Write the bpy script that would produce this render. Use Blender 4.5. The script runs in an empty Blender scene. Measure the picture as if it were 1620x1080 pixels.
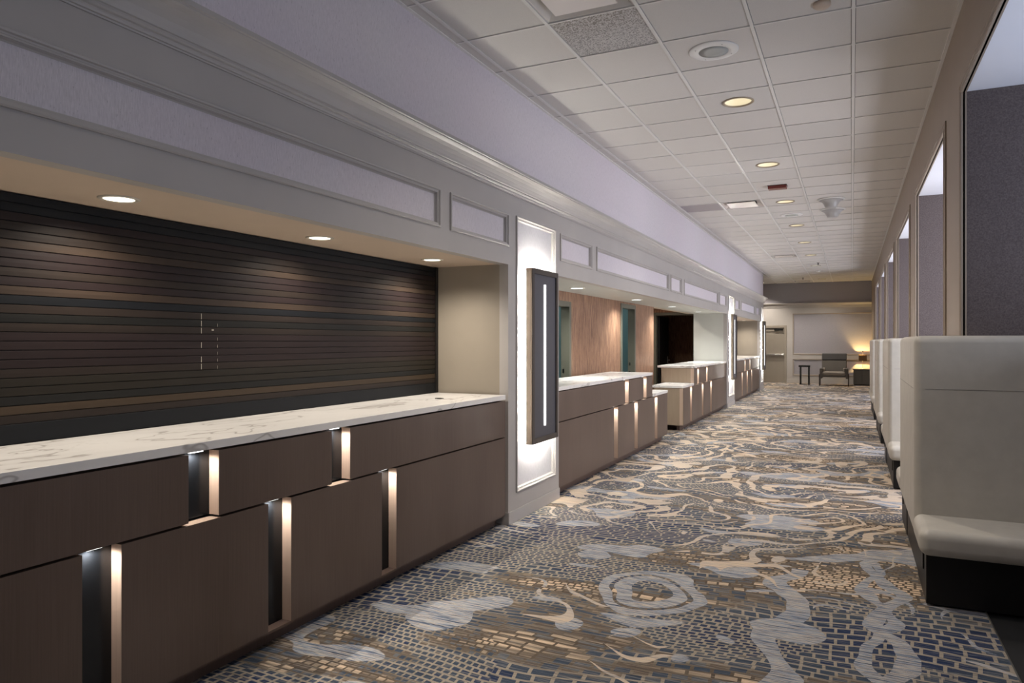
import bpy, bmesh, math, random
from mathutils import Vector, Matrix
random.seed(7)
PI = math.pi
scene = bpy.context.scene
COL = scene.collection

# ------------------------------------------------------------------ camera, world, exposure
cam_d = bpy.data.cameras.new('camera'); cam = bpy.data.objects.new('camera', cam_d); COL.objects.link(cam)
cam.location = (0, 0, 1.495); cam.rotation_euler = (PI/2, 0, math.radians(25.637))
cam_d.sensor_width = 36; cam_d.lens = 1120/1620*36; cam_d.clip_start = .02; cam_d.clip_end = 200
scene.camera = cam
vs = scene.view_settings
vs.view_transform = 'Standard'; vs.look = 'None'; vs.gamma = 1; vs.use_curve_mapping = False
vs.exposure = 0.12
world = bpy.data.worlds.new('world'); scene.world = world; world.use_nodes = True
world.node_tree.nodes['Background'].inputs[0].default_value = (.62, .70, .95, 1)
world.node_tree.nodes['Background'].inputs[1].default_value = .06

P_CEIL, P_SOFF, P_BAY2, P_LED, P_TAPE, P_WIN = 98.0, 43, 85.0, 4.0, 150.0, 94.0
E_LENS = 2.6
WARM = (1, .90, .78); NEUT = (1, .96, .92); COOL = (.86, .97, 1.0)

def lamp(name, loc, power, color=WARM, kind='SPOT', cone=165, blend=1.0, radius=.03, rot=(0,0,0), size=None, parent=None, spread=None):
    d = bpy.data.lights.new(name, kind); d.energy = power; d.color = color
    if kind == 'SPOT':
        d.spot_size = math.radians(cone); d.spot_blend = blend; d.shadow_soft_size = radius
    elif kind == 'POINT': d.shadow_soft_size = radius
    elif kind == 'AREA':
        d.shape = 'RECTANGLE'; d.size, d.size_y = size
        if spread: d.spread = math.radians(spread)
    o = bpy.data.objects.new(name, d); COL.objects.link(o); o.location = loc; o.rotation_euler = rot
    if parent: o.parent = parent
    return o

# ------------------------------------------------------------------ material helpers
def lin(r, g, b):
    f = lambda c: (c/255/12.92) if c/255 <= .04045 else ((c/255+.055)/1.055)**2.4
    return (f(r), f(g), f(b), 1)

class NT:
    def __init__(s, name):
        s.m = bpy.data.materials.new(name); s.m.use_nodes = True; s.t = s.m.node_tree
        s.b = s.t.nodes['Principled BSDF']
    def n(s, typ, **kw):
        nd = s.t.nodes.new(typ)
        for k, v in kw.items(): setattr(nd, k, v)
        return nd
    def put(s, sock, v):
        if v is None: return
        if isinstance(v, bpy.types.NodeSocket): s.t.links.new(v, sock)
        else: sock.default_value = v
    def math(s, op, a, b=None, c=None, clamp=False):
        nd = s.n('ShaderNodeMath', operation=op); nd.use_clamp = clamp
        for i, v in enumerate((a, b, c)):
            if v is not None: s.put(nd.inputs[i], v)
        return nd.outputs[0]
    def coord(s):
        return s.n('ShaderNodeTexCoord').outputs['Object']
    def mapv(s, v, scale=(1,1,1), loc=(0,0,0)):
        nd = s.n('ShaderNodeMapping'); s.put(nd.inputs[0], v)
        nd.inputs['Scale'].default_value = scale; nd.inputs['Location'].default_value = loc
        return nd.outputs[0]
    def noise(s, v, scale=1, detail=2, rough=.5, dist=0, color=False):
        nd = s.n('ShaderNodeTexNoise'); s.put(nd.inputs['Vector'], v)
        nd.inputs['Scale'].default_value = scale; nd.inputs['Detail'].default_value = detail
        nd.inputs['Roughness'].default_value = rough; nd.inputs['Distortion'].default_value = dist
        return nd.outputs[1 if color else 0]
    def ramp(s, fac, stops, interp='LINEAR'):
        nd = s.n('ShaderNodeValToRGB'); s.put(nd.inputs[0], fac); cr = nd.color_ramp; cr.interpolation = interp
        while len(cr.elements) > 1: cr.elements.remove(cr.elements[0])
        cr.elements[0].position = stops[0][0]; cr.elements[0].color = stops[0][1]
        for p, c in stops[1:]:
            e = cr.elements.new(p); e.color = c
        return nd.outputs[0]
    def mix(s, fac, a, b, mode='MIX'):
        nd = s.n('ShaderNodeMix', data_type='RGBA', blend_type=mode)
        s.put(nd.inputs[0], fac); s.put(nd.inputs[6], a); s.put(nd.inputs[7], b)
        return nd.outputs[2]
    def vadd(s, a, b, op='ADD', scale=None):
        nd = s.n('ShaderNodeVectorMath', operation=op); s.put(nd.inputs[0], a)
        if b is not None: s.put(nd.inputs[1], b)
        if scale is not None: nd.inputs['Scale'].default_value = scale
        return nd.outputs[0]
    def step(s, v, lo, hi):
        nd = s.n('ShaderNodeMapRange'); nd.interpolation_type = 'SMOOTHSTEP'; s.put(nd.inputs[0], v)
        nd.inputs[1].default_value = lo; nd.inputs[2].default_value = hi
        return nd.outputs[0]
    def bump(s, h, strength=.2, dist=.005):
        nd = s.n('ShaderNodeBump'); nd.inputs['Strength'].default_value = strength
        nd.inputs['Distance'].default_value = dist; s.put(nd.inputs['Height'], h)
        s.t.links.new(nd.outputs[0], s.b.inputs['Normal'])
    def fin(s, col=None, rough=.5, metal=0, spec=None, emis=None, es=0):
        s.put(s.b.inputs['Base Color'], col); s.put(s.b.inputs['Roughness'], rough); s.put(s.b.inputs['Metallic'], metal)
        if spec is not None: s.b.inputs['Specular IOR Level'].default_value = spec
        if emis is not None:
            s.b.inputs['Emission Color'].default_value = emis; s.b.inputs['Emission Strength'].default_value = es
        return s.m

def paint(name, c, rough=.55, var=.05, metal=0, spec=None):
    k = NT(name); n = k.noise(k.coord(), 3, 3)
    hi = tuple(min(1, x*(1+var)) for x in c[:3])+(1,); lo = tuple(x*(1-var) for x in c[:3])+(1,)
    col = k.ramp(n, [(.3, lo), (.7, hi)])
    return k.fin(col, rough, metal, spec)

def emit(name, c, s):
    k = NT(name); return k.fin((0,0,0,1), .5, emis=c, es=s)

def veneer(name, dark, light, rough=.38):
    k = NT(name); P = k.coord()
    g = k.noise(k.mapv(P, (150, 150, 3)), 1, 3, .6)
    big = k.noise(k.mapv(P, (2.4, 2.4, .8)), 1, 2)
    f = k.math('ADD', k.math('MULTIPLY', g, .45), k.math('MULTIPLY', big, .55))
    col = k.ramp(f, [(.32, dark), (.66, light)])
    k.bump(g, .05, .002)
    return k.fin(col, rough, spec=.35)

def wallpaper(name, base, speck, amt=.55, axis='x'):
    k = NT(name); P = k.coord()
    sc = (220, 220, 9)
    st = k.noise(k.mapv(P, (260, 260, 30)), 1, 3, .7)
    sp = k.noise(k.mapv(P, (130, 130, 45)), 1, 2, .6)
    big = k.noise(k.mapv(P, (1.5, 1.5, .7)), 1, 2)
    hi = tuple(min(1, x*1.10) for x in base[:3])+(1,); lo = tuple(x*.86 for x in base[:3])+(1,)
    c0 = k.ramp(st, [(.3, lo), (.7, hi)])
    c1 = k.mix(k.math('MULTIPLY', k.step(sp, .64, .74), amt), c0, speck)
    c2 = k.mix(k.math('MULTIPLY', k.step(big, .35, .7), .14), c1, (base[0]*1.05, base[1]*.9, base[2]*1.02, 1))
    k.bump(st, .12, .002)
    return k.fin(c2, .75, spec=.2)

def marble():
    k = NT('white_marble'); P = k.mapv(k.coord(), (1.1, .42, 1))
    w = k.vadd(P, k.vadd(k.vadd(k.noise(P, 2.0, 4, .6, color=True), (.5,.5,.5), 'SUBTRACT'), None, 'SCALE', .9))
    n = k.noise(w, 1.1, 3, .55, .4)
    v = k.math('ABSOLUTE', k.math('SUBTRACT', n, .5))
    f1 = k.math('SUBTRACT', 1.0, k.step(v, .0, .012))
    n2 = k.noise(w, 1.9, 3, .5, .6)
    f2 = k.math('SUBTRACT', 1.0, k.step(k.math('ABSOLUTE', k.math('SUBTRACT', n2, .47)), 0, .008))
    soft = k.math('SUBTRACT', 1.0, k.step(v, .0, .08))
    c = k.mix(k.math('MULTIPLY', soft, .18), (.86, .84, .81, 1), (.66, .63, .60, 1))
    c = k.mix(k.math('MULTIPLY', f1, .6), c, (.33, .30, .27, 1))
    c = k.mix(k.math('MULTIPLY', f2, .15), c, (.42, .38, .34, 1))
    return k.fin(c, .22, spec=.5)

RING = (-1.08, 4.18)
SPOTS = [(-1.39, 3.50, .085), (-1.62, 4.75, .11), (-1.05, 3.55, .07), (-.30, 3.95, .17), (-.72, 5.5, .12), (-2.05, 3.3, .2), (.22, 3.3, .1)]
BANDS = [(-.34, .06, 7.5, 1.0, .055, 5.0), (.17, .07, 6.4, 2.6, .045, 5.6), (.13, .06, 6.4, 5.7, .035, 5.4)]
def carpet():
    k = NT('patterned_carpet'); P = k.coord()
    sep = k.n('ShaderNodeSeparateXYZ'); k.put(sep.inputs[0], P); Y = sep.outputs[1]
    def wob(v, scale, amp):
        return k.vadd(k.vadd(k.noise(v, scale, 1, .5, color=True), (.5,.5,.5), 'SUBTRACT'), None, 'SCALE', amp)
    Pw = k.vadd(P, wob(P, .8, .38))
    def brick(v, bw, rh, mo, off=.5):
        nd = k.n('ShaderNodeTexBrick'); k.put(nd.inputs['Vector'], v); nd.offset = off; nd.offset_frequency = 2; nd.squash = 1.3; nd.squash_frequency = 3
        nd.inputs['Color1'].default_value = (0,0,0,1); nd.inputs['Color2'].default_value = (1,1,1,1); nd.inputs['Mortar'].default_value = (.5,.5,.5,1)
        nd.inputs['Scale'].default_value = 1; nd.inputs['Mortar Size'].default_value = mo; nd.inputs['Mortar Smooth'].default_value = .05
        nd.inputs['Brick Width'].default_value = bw; nd.inputs['Row Height'].default_value = rh
        return nd.outputs[0], nd.outputs[1]
    def fmix(f, a, b):
        nd = k.n('ShaderNodeMix', data_type='FLOAT'); k.put(nd.inputs[0], f); k.put(nd.inputs[2], a); k.put(nd.inputs[3], b); return nd.outputs[0]
    ca, fa = brick(Pw, .080, .066, .0080, .30)
    cb, fb = brick(k.mapv(Pw, (1,1,1), (.31,.17,0)), .044, .040, .0065, .45)
    cd, fd = brick(k.mapv(Pw, (1,1,1), (.11,.07,0)), .105, .042, .0065, .3)
    z1 = k.step(k.noise(k.mapv(P, (1,1.4,1), (5,3,0)), .75, 1), .50, .505)
    z2 = k.step(k.noise(k.mapv(P, (.6,1.8,1), (9,1,0)), .9, 1), .62, .625)
    cell = k.mix(z2, k.mix(z1, ca, cb), cd)
    grout = fmix(z2, fmix(z1, fa, fb), fd)
    cv = k.n('ShaderNodeRGBToBW'); k.put(cv.inputs[0], cell)
    zone = k.noise(k.mapv(P, (.45, 1.35, 1), (2.4, 7.7, 0)), 1.0, 2, .6, .4)
    z = k.math('MULTIPLY_ADD', zone, 2.2, -.6)
    rowt = k.noise(k.mapv(P, (1.2, 26, 1)), 1, 1)
    val = k.math('ADD', z, k.math('ADD', k.math('MULTIPLY_ADD', cv.outputs[0], .26, -.13), k.math('MULTIPLY_ADD', rowt, .5, -.25)))
    navy, slate, grey, taupe, tan, cream = (.022,.038,.090,1), (.052,.072,.105,1), (.15,.155,.165,1), (.145,.112,.085,1), (.37,.29,.21,1), (.70,.53,.37,1)
    tile = k.ramp(val, [(.0, navy), (.24, navy), (.36, slate), (.52, slate), (.57, grey), (.62, taupe), (.67, taupe), (.74, tan), (.86, cream)])
    gcol = k.ramp(z, [(.50, (.36,.31,.245,1)), (.57, (.17,.135,.10,1)), (.66, (.11,.084,.060,1))])
    base = k.mix(grout, tile, gcol)
    s1 = k.noise(k.mapv(P, (3.0, 130, 1)), 1, 3, .75)
    base = k.mix(k.math('MULTIPLY', k.step(s1, .54, .58), .50), base, (.03,.033,.042,1))
    base = k.mix(k.math('MULTIPLY', k.math('SUBTRACT', 1.0, k.step(s1, .40, .45)), .45), base, (.36,.33,.30,1))
    # streaked patches of pale blue, cream and navy
    s2 = k.noise(k.mapv(P, (2.2, 75, 1), (3,2,0)), 1, 3, .8)
    streak = k.ramp(s2, [(.37, (.028,.040,.070,1)), (.42, (.08,.11,.17,1)), (.455, (.27,.31,.38,1)), (.51, (.40,.42,.44,1)), (.54, (.66,.52,.37,1)), (.565, (.36,.37,.39,1)), (.59, (.05,.06,.08,1)), (.62, (.22,.25,.31,1)), (.68, (.48,.42,.36,1))])
    pn = k.noise(k.mapv(k.vadd(P, wob(P, 1.6, .5)), (.85, 1.5, 1), (2, 0, 0)), 1.55, 1, .5)
    pm = k.step(pn, .60, .605)
    base = k.mix(pm, base, streak)
    # the woven ring, spots and wavy bands of the foreground
    Q = k.vadd(P, wob(P, 2.6, .22)); qs = k.n('ShaderNodeSeparateXYZ'); k.put(qs.inputs[0], Q); qx, qy = qs.outputs[0], qs.outputs[1]
    def dist(cx, cy, sy=1.0):
        dx = k.math('SUBTRACT', qx, cx); dy = k.math('MULTIPLY', k.math('SUBTRACT', qy, cy), sy)
        return k.math('SQRT', k.math('ADD', k.math('MULTIPLY', dx, dx), k.math('MULTIPLY', dy, dy)))
    d = dist(RING[0], RING[1], .8)
    fm = k.math('LESS_THAN', k.math('ABSOLUTE', k.math('SUBTRACT', d, .225)), .085)
    fm = k.math('MULTIPLY', fm, k.math('GREATER_THAN', k.math('ABSOLUTE', k.math('SUBTRACT', d, .235)), .012))
    for (cx, cy, r) in SPOTS: fm = k.math('MAXIMUM', fm, k.math('LESS_THAN', dist(cx, cy), r))
    for (x0, amp, fr, ph, w, ymax) in BANDS:
        c = k.math('MULTIPLY_ADD', k.math('SINE', k.math('MULTIPLY_ADD', qy, fr, ph)), amp, x0)
        bnd = k.math('LESS_THAN', k.math('ABSOLUTE', k.math('SUBTRACT', qx, c)), w)
        fm = k.math('MAXIMUM', fm, k.math('MULTIPLY', bnd, k.math('LESS_THAN', qy, ymax)))
    fm = k.math('MINIMUM', fm, 1.0)
    base = k.mix(fm, base, streak)
    # meandering ribbons
    Pr = k.vadd(k.mapv(P, (.85, .9, 1)), wob(P, 1.5, .75))
    rn = k.noise(Pr, 1.45, 0, .4)
    saw = k.math('ABSOLUTE', k.math('SUBTRACT', k.math('FRACT', k.math('MULTIPLY', rn, 7.0)), .5))
    dens = k.step(Y, 4.8, 6.2)
    areal = k.noise(k.mapv(P, (.8, .9, 1), (0, 2.2, 0)), 1, 1)
    width = k.math('ADD', k.math('MULTIPLY', dens, .17), k.math('MULTIPLY', k.step(areal, .48, .60), .15))
    width = k.math('SUBTRACT', width, .075)
    rib = k.math('GREATER_THAN', k.math('SUBTRACT', width, saw), 0)
    holes = k.step(k.noise(k.mapv(P, (5.5, 9, 1)), 1, 0), .665, .67)
    rib = k.math('MULTIPLY', rib, k.math('SUBTRACT', 1.0, holes))
    s3 = k.noise(k.mapv(P, (1.6, 75, 1), (8,5,0)), 1, 2, .6)
    rc = k.ramp(s3, [(.30, (.30,.28,.27,1)), (.37, (.50,.42,.35,1)), (.45, (.63,.49,.35,1)), (.54, (.68,.53,.37,1)), (.60, (.50,.43,.37,1)), (.65, (.22,.21,.21,1))])
    bl = k.step(k.noise(k.mapv(P, (.4, .8, 1), (4, 6, 0)), 1, 1), .46, .56)
    rc = k.mix(k.math('MULTIPLY', k.math('SUBTRACT', 1.0, k.math('MULTIPLY', k.math('SUBTRACT', 1.0, bl), .8)), k.math('SUBTRACT', 1.0, k.math('MULTIPLY', dens, .75))), rc, streak)
    col = k.mix(rib, base, rc)
    fz = k.noise(k.mapv(P, (300, 480, 1)), 1, 1)
    col = k.mix(.35, col, k.mix(fz, (0,0,0,1), (1,1,1,1)), 'OVERLAY')
    k.bump(fz, .3, .004)
    return k.fin(col, .95, spec=.1)

def tilemat(name, c, specky=0):
    k = NT(name); P = k.coord()
    n = k.noise(P, 95 if specky else 260, 2, .6)
    b = k.noise(P, 2.2, 2)
    lo = tuple(x*(.93-.55*specky) for x in c[:3])+(1,)
    col = k.ramp(n, [(.36, lo), (.56, c)])
    if specky:
        sep = k.n('ShaderNodeSeparateXYZ'); k.put(sep.inputs[0], P)
        dirt = k.math('MULTIPLY', k.math('SUBTRACT', 1.0, k.step(sep.outputs[1], 4.35, 4.75)), .45)
        col = k.mix(dirt, col, k.mix(k.step(n, .45, .55), (.22,.17,.12,1), col))
    col = k.mix(k.math('MULTIPLY', b, .10), col, (c[0]*.8, c[1]*.78, c[2]*.8, 1))
    k.bump(n, .15, .002)
    return k.fin(col, .85, spec=.15)

M = {}
M['paint'] = paint('warm_grey_paint', (.45, .425, .405, 1), .45, .03)
M['beige'] = paint('beige_paint', (.33, .29, .235, 1), .5, .03)
M['soffit'] = paint('soffit_paint', (.62, .50, .39, 1), .5, .03)
M['pale'] = paint('pale_reveal_paint', (.58, .59, .55, 1), .5, .03)
M['rightpaint'] = paint('taupe_paint', (.34, .275, .215, 1), .5, .03)
M['wp'] = wallpaper('lilac_wallpaper', (.66, .62, .655, 1), (.32, .29, .32, 1))
M['wp_pier_lit'] = wallpaper('lit_pale_wallpaper', (.62, .61, .62, 1), (.45, .45, .46, 1), .2)  # paler wallpaper copy, wall-light glow is put into its colour
M['wp_end'] = wallpaper('grey_wallpaper', (.36, .35, .38, 1), (.20,.19,.2,1), .3)
M['copper'] = None
k = NT('copper_wallpaper'); P = k.coord()
st = k.noise(k.mapv(P, (110, 110, 4)), 1, 3, .8); big = k.noise(k.mapv(P, (1.2,1.2,.5)), 1, 2)
c = k.ramp(st, [(.34, (.10,.048,.030,1)), (.5, (.29,.155,.095,1)), (.66, (.56,.35,.22,1))])
k.bump(st, .2, .003); M['copper'] = k.fin(c, .42, .25, .4)
k = NT('alcove_fabric'); P = k.coord()
n = k.noise(P, 120, 3, .7); big = k.noise(P, 5, 2)
M['alcove'] = k.fin(k.ramp(n, [(.35, (.098,.080,.078,1)), (.65, (.165,.136,.132,1))]), .85, spec=.2)
M['alcove_ceil'] = paint('alcove_ceiling_white', (.80, .81, .86, 1), .7, .01)
M['tile_a'] = tilemat('ceiling_tile_a', (.70, .67, .63, 1))
M['tile_b'] = tilemat('ceiling_tile_b', (.68, .655, .62, 1))
M['tile_c'] = tilemat('ceiling_tile_c', (.72, .69, .65, 1))
M['tile_d'] = tilemat('ceiling_tile_speckled', (.64, .62, .60, 1), 1)
M['tile_e'] = tilemat('ceiling_tile_grey', (.46, .42, .42, 1))
M['bar'] = paint('ceiling_bar_white', (.74, .72, .69, 1), .4, .02)
M['dark'] = paint('dark_void', (.015, .014, .013, 1), .9, .1)
M['carpet'] = carpet()
M['marble'] = marble()
M['wood'] = veneer('walnut_veneer', (.110,.076,.060,1), (.155,.112,.090,1))
M['wood_edge_lit'] = veneer('lit_edge_veneer', (.50,.37,.28,1), (.62,.47,.37,1))  # pale edge wood, glow of the recess lights is put into its colour
M['plinth'] = veneer('plinth_veneer', (.10,.065,.05,1), (.15,.10,.08,1), .5)
M['oak'] = veneer('oak_side_veneer', (.30,.23,.165,1), (.42,.33,.24,1), .45)
M['gloss_black'] = paint('gloss_black', (.012, .014, .017, 1), .22, .1, .3)
M['sc_frame'] = veneer('sconce_frame_wood', (.045,.037,.032,1), (.09,.075,.065,1), .45)
M['sc_side'] = veneer('sconce_side_wood', (.17,.13,.095,1), (.24,.19,.14,1), .45)
M['sc_panel'] = paint('sconce_charcoal', (.075, .075, .09, 1), .4, .05)
M['led'] = emit('led_white', (1, .98, .97, 1), 3.0)
M['tape'] = emit('led_tape', (1, .97, .88, 1), P_TAPE)
M['lens'] = emit('lamp_lens', (1, .94, .80, 1), E_LENS)
M['lens_hot'] = emit('lamp_lens_bright', (1, .90, .74, 1), 3.5)
M['lens_cool'] = emit('lamp_lens_cool', (.9, .96, 1, 1), 3.0)
M['can'] = paint('reflector_cream', (.95, .88, .70, 1), .3, .05, .1)
M['ring'] = paint('lamp_ring', (.60, .55, .46, 1), .4, .02)
M['ring_dark'] = paint('lamp_ring_bronze', (.38, .31, .22, 1), .4, .02, .2)
M['white'] = paint('white_plastic', (.80, .79, .76, 1), .35, .02)
M['diff'] = paint('diffuser_enamel', (.80, .74, .70, 1), .22, .02)
M['diff_edge'] = paint('diffuser_bevel', (.66, .63, .59, 1), .25, .02)
M['grille'] = paint('speaker_grille', (.46, .47, .44, 1), .9, .1)
M['red'] = paint('red_enamel', (.16, .025, .018, 1), .3, .05)
M['redtext'] = paint('pale_print', (.35, .16, .13, 1), .5, .02)
M['black'] = paint('black_laminate', (.010, .009, .009, 1), .45, .1, 0, .3)
M['blackmetal'] = paint('black_metal', (.012, .012, .012, 1), .4, .1, .5)
M['steel'] = paint('brushed_steel', (.55, .53, .50, 1), .3, .05, .9)
M['door'] = paint('door_beige', (.30, .265, .22, 1), .5, .03)
M['olive'] = paint('olive_frame', (.125, .12, .09, 1), .45, .03)
M['teal'] = paint('teal_wall', (.26, .42, .43, 1), .6, .03)
M['leather'] = None
k = NT('ivory_vinyl'); P = k.coord(); n = k.noise(P, 9, 3, .6); fine = k.noise(P, 420, 2)
k.bump(k.math('ADD', k.math('MULTIPLY', n, .8), k.math('MULTIPLY', fine, .1)), .10, .01)
M['leather'] = k.fin(k.ramp(n, [(.3, (.50,.47,.41,1)), (.7, (.56,.525,.46,1))]), .5, spec=.3)
M['seam'] = paint('seam_thread', (.24, .22, .19, 1), .7, .02)
M['altfloor'] = paint('dark_plank_floor', (.02, .02, .02, 1), .5, .3)
M['chair'] = paint('taupe_upholstery', (.11, .10, .09, 1), .8, .08)
M['chair_seat'] = paint('pale_taupe_upholstery', (.25, .22, .19, 1), .8, .06)
M['chair_dark'] = paint('grey_upholstery', (.065, .062, .062, 1), .8, .06)
M['leg'] = paint('dark_walnut_leg', (.035, .018, .012, 1), .4, .1)
M['cabinet'] = paint('charcoal_cabinet', (.085, .080, .072, 1), .5, .05)
M['shade'] = paint('brown_lamp_shade', (.10, .05, .015, 1), .7, .05)
M['glass'] = None
k = NT('clear_glass'); tr = k.n('ShaderNodeBsdfTransparent'); gl = k.n('ShaderNodeBsdfGlossy'); gl.inputs['Roughness'].default_value = .02
mx = k.n('ShaderNodeMixShader'); mx.inputs[0].default_value = .08
k.t.links.new(tr.outputs[0], mx.inputs[1]); k.t.links.new(gl.outputs[0], mx.inputs[2])
k.t.links.new(mx.outputs[0], k.t.nodes['Material Output'].inputs[0]); M['glass'] = k.m
k = NT('frosted_acrylic'); k.b.inputs['Transmission Weight'].default_value = .35
M['frost'] = k.fin((.62,.61,.60,1), .35)
SL = {}
for nm, cc in dict(L=(.040,.027,.019), M=(.022,.0155,.012), P=(.019,.0120,.0115), D=(.007,.008,.0095), O=(.018,.0145,.010), G=(.011,.0105,.009), T=(.046,.031,.019)).items():
    kk = NT('shutter_slat_'+nm.lower()); g = kk.noise(kk.mapv(kk.coord(), (60, .8, 60)), 1, 3, .6)
    SL[nm] = kk.fin(kk.ramp(g, [(.3, tuple(x*.85 for x in cc)+(1,)), (.7, tuple(x*1.12 for x in cc)+(1,))]), .50, spec=.20)

# ------------------------------------------------------------------ geometry helpers
class MB:
    def __init__(s): s.v = []; s.f = []; s.mi = []; s.mats = []
    def slot(s, m):
        if m not in s.mats: s.mats.append(m)
        return s.mats.index(m)
    def add(s, vs, fs, m=None):
        i = s.slot(m) if m else 0; o = len(s.v); s.v += [tuple(p) for p in vs]
        for f in fs: s.f.append([q+o for q in f]); s.mi.append(i)
        return s
    def box(s, x0, x1, y0, y1, z0, z1, m=None):
        vs = [(x, y, z) for x in (x0, x1) for y in (y0, y1) for z in (z0, z1)]
        return s.add(vs, [(0,1,3,2), (4,6,7,5), (0,4,5,1), (2,3,7,6), (0,2,6,4), (1,5,7,3)], m)
    def lathe(s, prof, cx, cy, m=None, n=32, smooth=True, cap0=True, cap1=True):
        vs = []; fs = []
        for r, z in prof:
            for i in range(n):
                a = 2*PI*i/n; vs.append((cx+r*math.cos(a), cy+r*math.sin(a), z))
        for j in range(len(prof)-1):
            for i in range(n):
                k2 = (i+1) % n; fs.append((j*n+i, j*n+k2, (j+1)*n+k2, (j+1)*n+i))
        if cap0 and prof[0][0] > 1e-5: fs.append(tuple(range(n)))
        if cap1 and prof[-1][0] > 1e-5: fs.append(tuple((len(prof)-1)*n+i for i in range(n)))
        return s.add(vs, fs, m)
    def build(s, name, mat=None, parent=None, bevel=0, seg=2, smooth=False, kind=None, weld=True):
        me = bpy.data.meshes.new(name); me.from_pydata(s.v, [], s.f)
        for m in (s.mats or [mat]): me.materials.append(m)
        if s.mats:
            for p, i in zip(me.polygons, s.mi): p.material_index = i
        bm = bmesh.new(); bm.from_mesh(me)
        if weld: bmesh.ops.remove_doubles(bm, verts=bm.verts, dist=1e-5)
        bmesh.ops.recalc_face_normals(bm, faces=bm.faces)
        bm.to_mesh(me); bm.free()
        o = bpy.data.objects.new(name, me); COL.objects.link(o)
        if parent: o.parent = parent
        if bevel:
            b = o.modifiers.new('bevel', 'BEVEL'); b.width = bevel; b.segments = seg; b.limit_method = 'ANGLE'; b.angle_limit = math.radians(40)
            if seg > 2: smooth = True
        if smooth:
            for p in me.polygons: p.use_smooth = True
            if bevel:
                w = o.modifiers.new('wn', 'WEIGHTED_NORMAL'); w.keep_sharp = True
        if kind: o['kind'] = kind
        return o

def mapx(X, n=1): return lambda a, b, c: (X+n*c, a, b)
def mapy(Yv, n=-1): return lambda a, b, c: (a, Yv+n*c, b)
def mapz(Z, n=-1): return lambda a, b, c: (a, b, Z+n*c)

def slab(mb, f, a0, a1, b0, b1, holes, th, m=None):
    A = sorted({a0, a1} | {min(max(h[i], a0), a1) for h in holes for i in (0, 1)})
    B = sorted({b0, b1} | {min(max(h[i], b0), b1) for h in holes for i in (2, 3)})
    def solid(i, j):
        if i < 0 or j < 0 or i >= len(A)-1 or j >= len(B)-1: return False
        a, b = (A[i]+A[i+1])/2, (B[j]+B[j+1])/2
        return not any(h[0] < a < h[1] and h[2] < b < h[3] for h in holes)
    for i in range(len(A)-1):
        for j in range(len(B)-1):
            if not solid(i, j): continue
            q = [(A[i],B[j]), (A[i+1],B[j]), (A[i+1],B[j+1]), (A[i],B[j+1])]
            for c in (0, -th): mb.add([f(a, b, c) for a, b in q], [(0,1,2,3)], m)
            for di, dj, e in ((0,-1,(0,1)), (1,0,(1,2)), (0,1,(2,3)), (-1,0,(3,0))):
                if not solid(i+di, j+dj):
                    (a, b), (c2, d2) = q[e[0]], q[e[1]]
                    mb.add([f(a,b,0), f(c2,d2,0), f(c2,d2,-th), f(a,b,-th)], [(0,1,2,3)], m)
    return mb

def frame(mb, f, a0, a1, b0, b1, prof, m=None):
    vs = []
    for ins, c in prof:
        vs += [f(a0+ins, b0+ins, c), f(a1-ins, b0+ins, c), f(a1-ins, b1-ins, c), f(a0+ins, b1-ins, c)]
    fs = []
    for j in range(len(prof)-1):
        for i in range(4):
            k2 = (i+1) % 4; fs.append((j*4+i, j*4+k2, (j+1)*4+k2, (j+1)*4+i))
    return mb.add(vs, fs, m)

def empty(name, loc=(0,0,0), rz=0):
    o = bpy.data.objects.new(name, None); COL.objects.link(o); o.location = loc; o.rotation_euler = (0,0,rz)
    o.empty_display_size = .1
    return o
def tag(o, label, cat, group=None):
    o['label'] = label; o['category'] = cat
    if group: o['group'] = group
    return o
def struct(o): o['kind'] = 'structure'; return o
def localise(root):
    """children built in world coordinates: keep them there under a root placed at the thing's base"""
    for ch in root.children: ch.matrix_parent_inverse = Matrix.Translation(root.location).inverted()
def copy_tree(o, parent=None):
    c = o.copy(); COL.objects.link(c); c.parent = parent
    for ch in list(o.children): copy_tree(ch, c)
    return c

# ------------------------------------------------------------------ dimensions
XF = -2.525          # panelled face of the left wall
ZC = 3.59            # ceiling
ZS = 2.123           # soffit
Y0 = -3.2
YE = 23.73; YW = 27.4
XR = .62
PIERS = [(5.19, 6.295), (16.43, 17.56), (22.75, 23.73)]
BAYS = [(Y0, 5.19), (6.295, 16.43), (17.56, 22.75)]
PANELS = [(-2.4, 4.125), (4.259, 5.186), (6.327, 7.243), (7.396, 10.794), (10.92, 11.70), (11.893, 15.239), (15.40, 16.316), (17.62, 18.38), (18.66, 21.45), (21.72, 22.62)]
PPAN = [(5.334, 6.193), (16.576, 17.444), (22.90, 23.56)]

# ------------------------------------------------------------------ floor and ceiling
mb = MB(); mb.box(-5.2, .665, Y0, YW+.1, -.05, 0); struct(mb.build('floor', M['carpet']))
mb = MB(); mb.box(.672, 2.2, Y0, YW+.1, -.05, -.004); struct(mb.build('floor', M['altfloor']))
mb = MB(); mb.box(.665, .672, Y0, 23.4, -.05, .003); struct(mb.build('trim_1', M['steel']))

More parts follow.
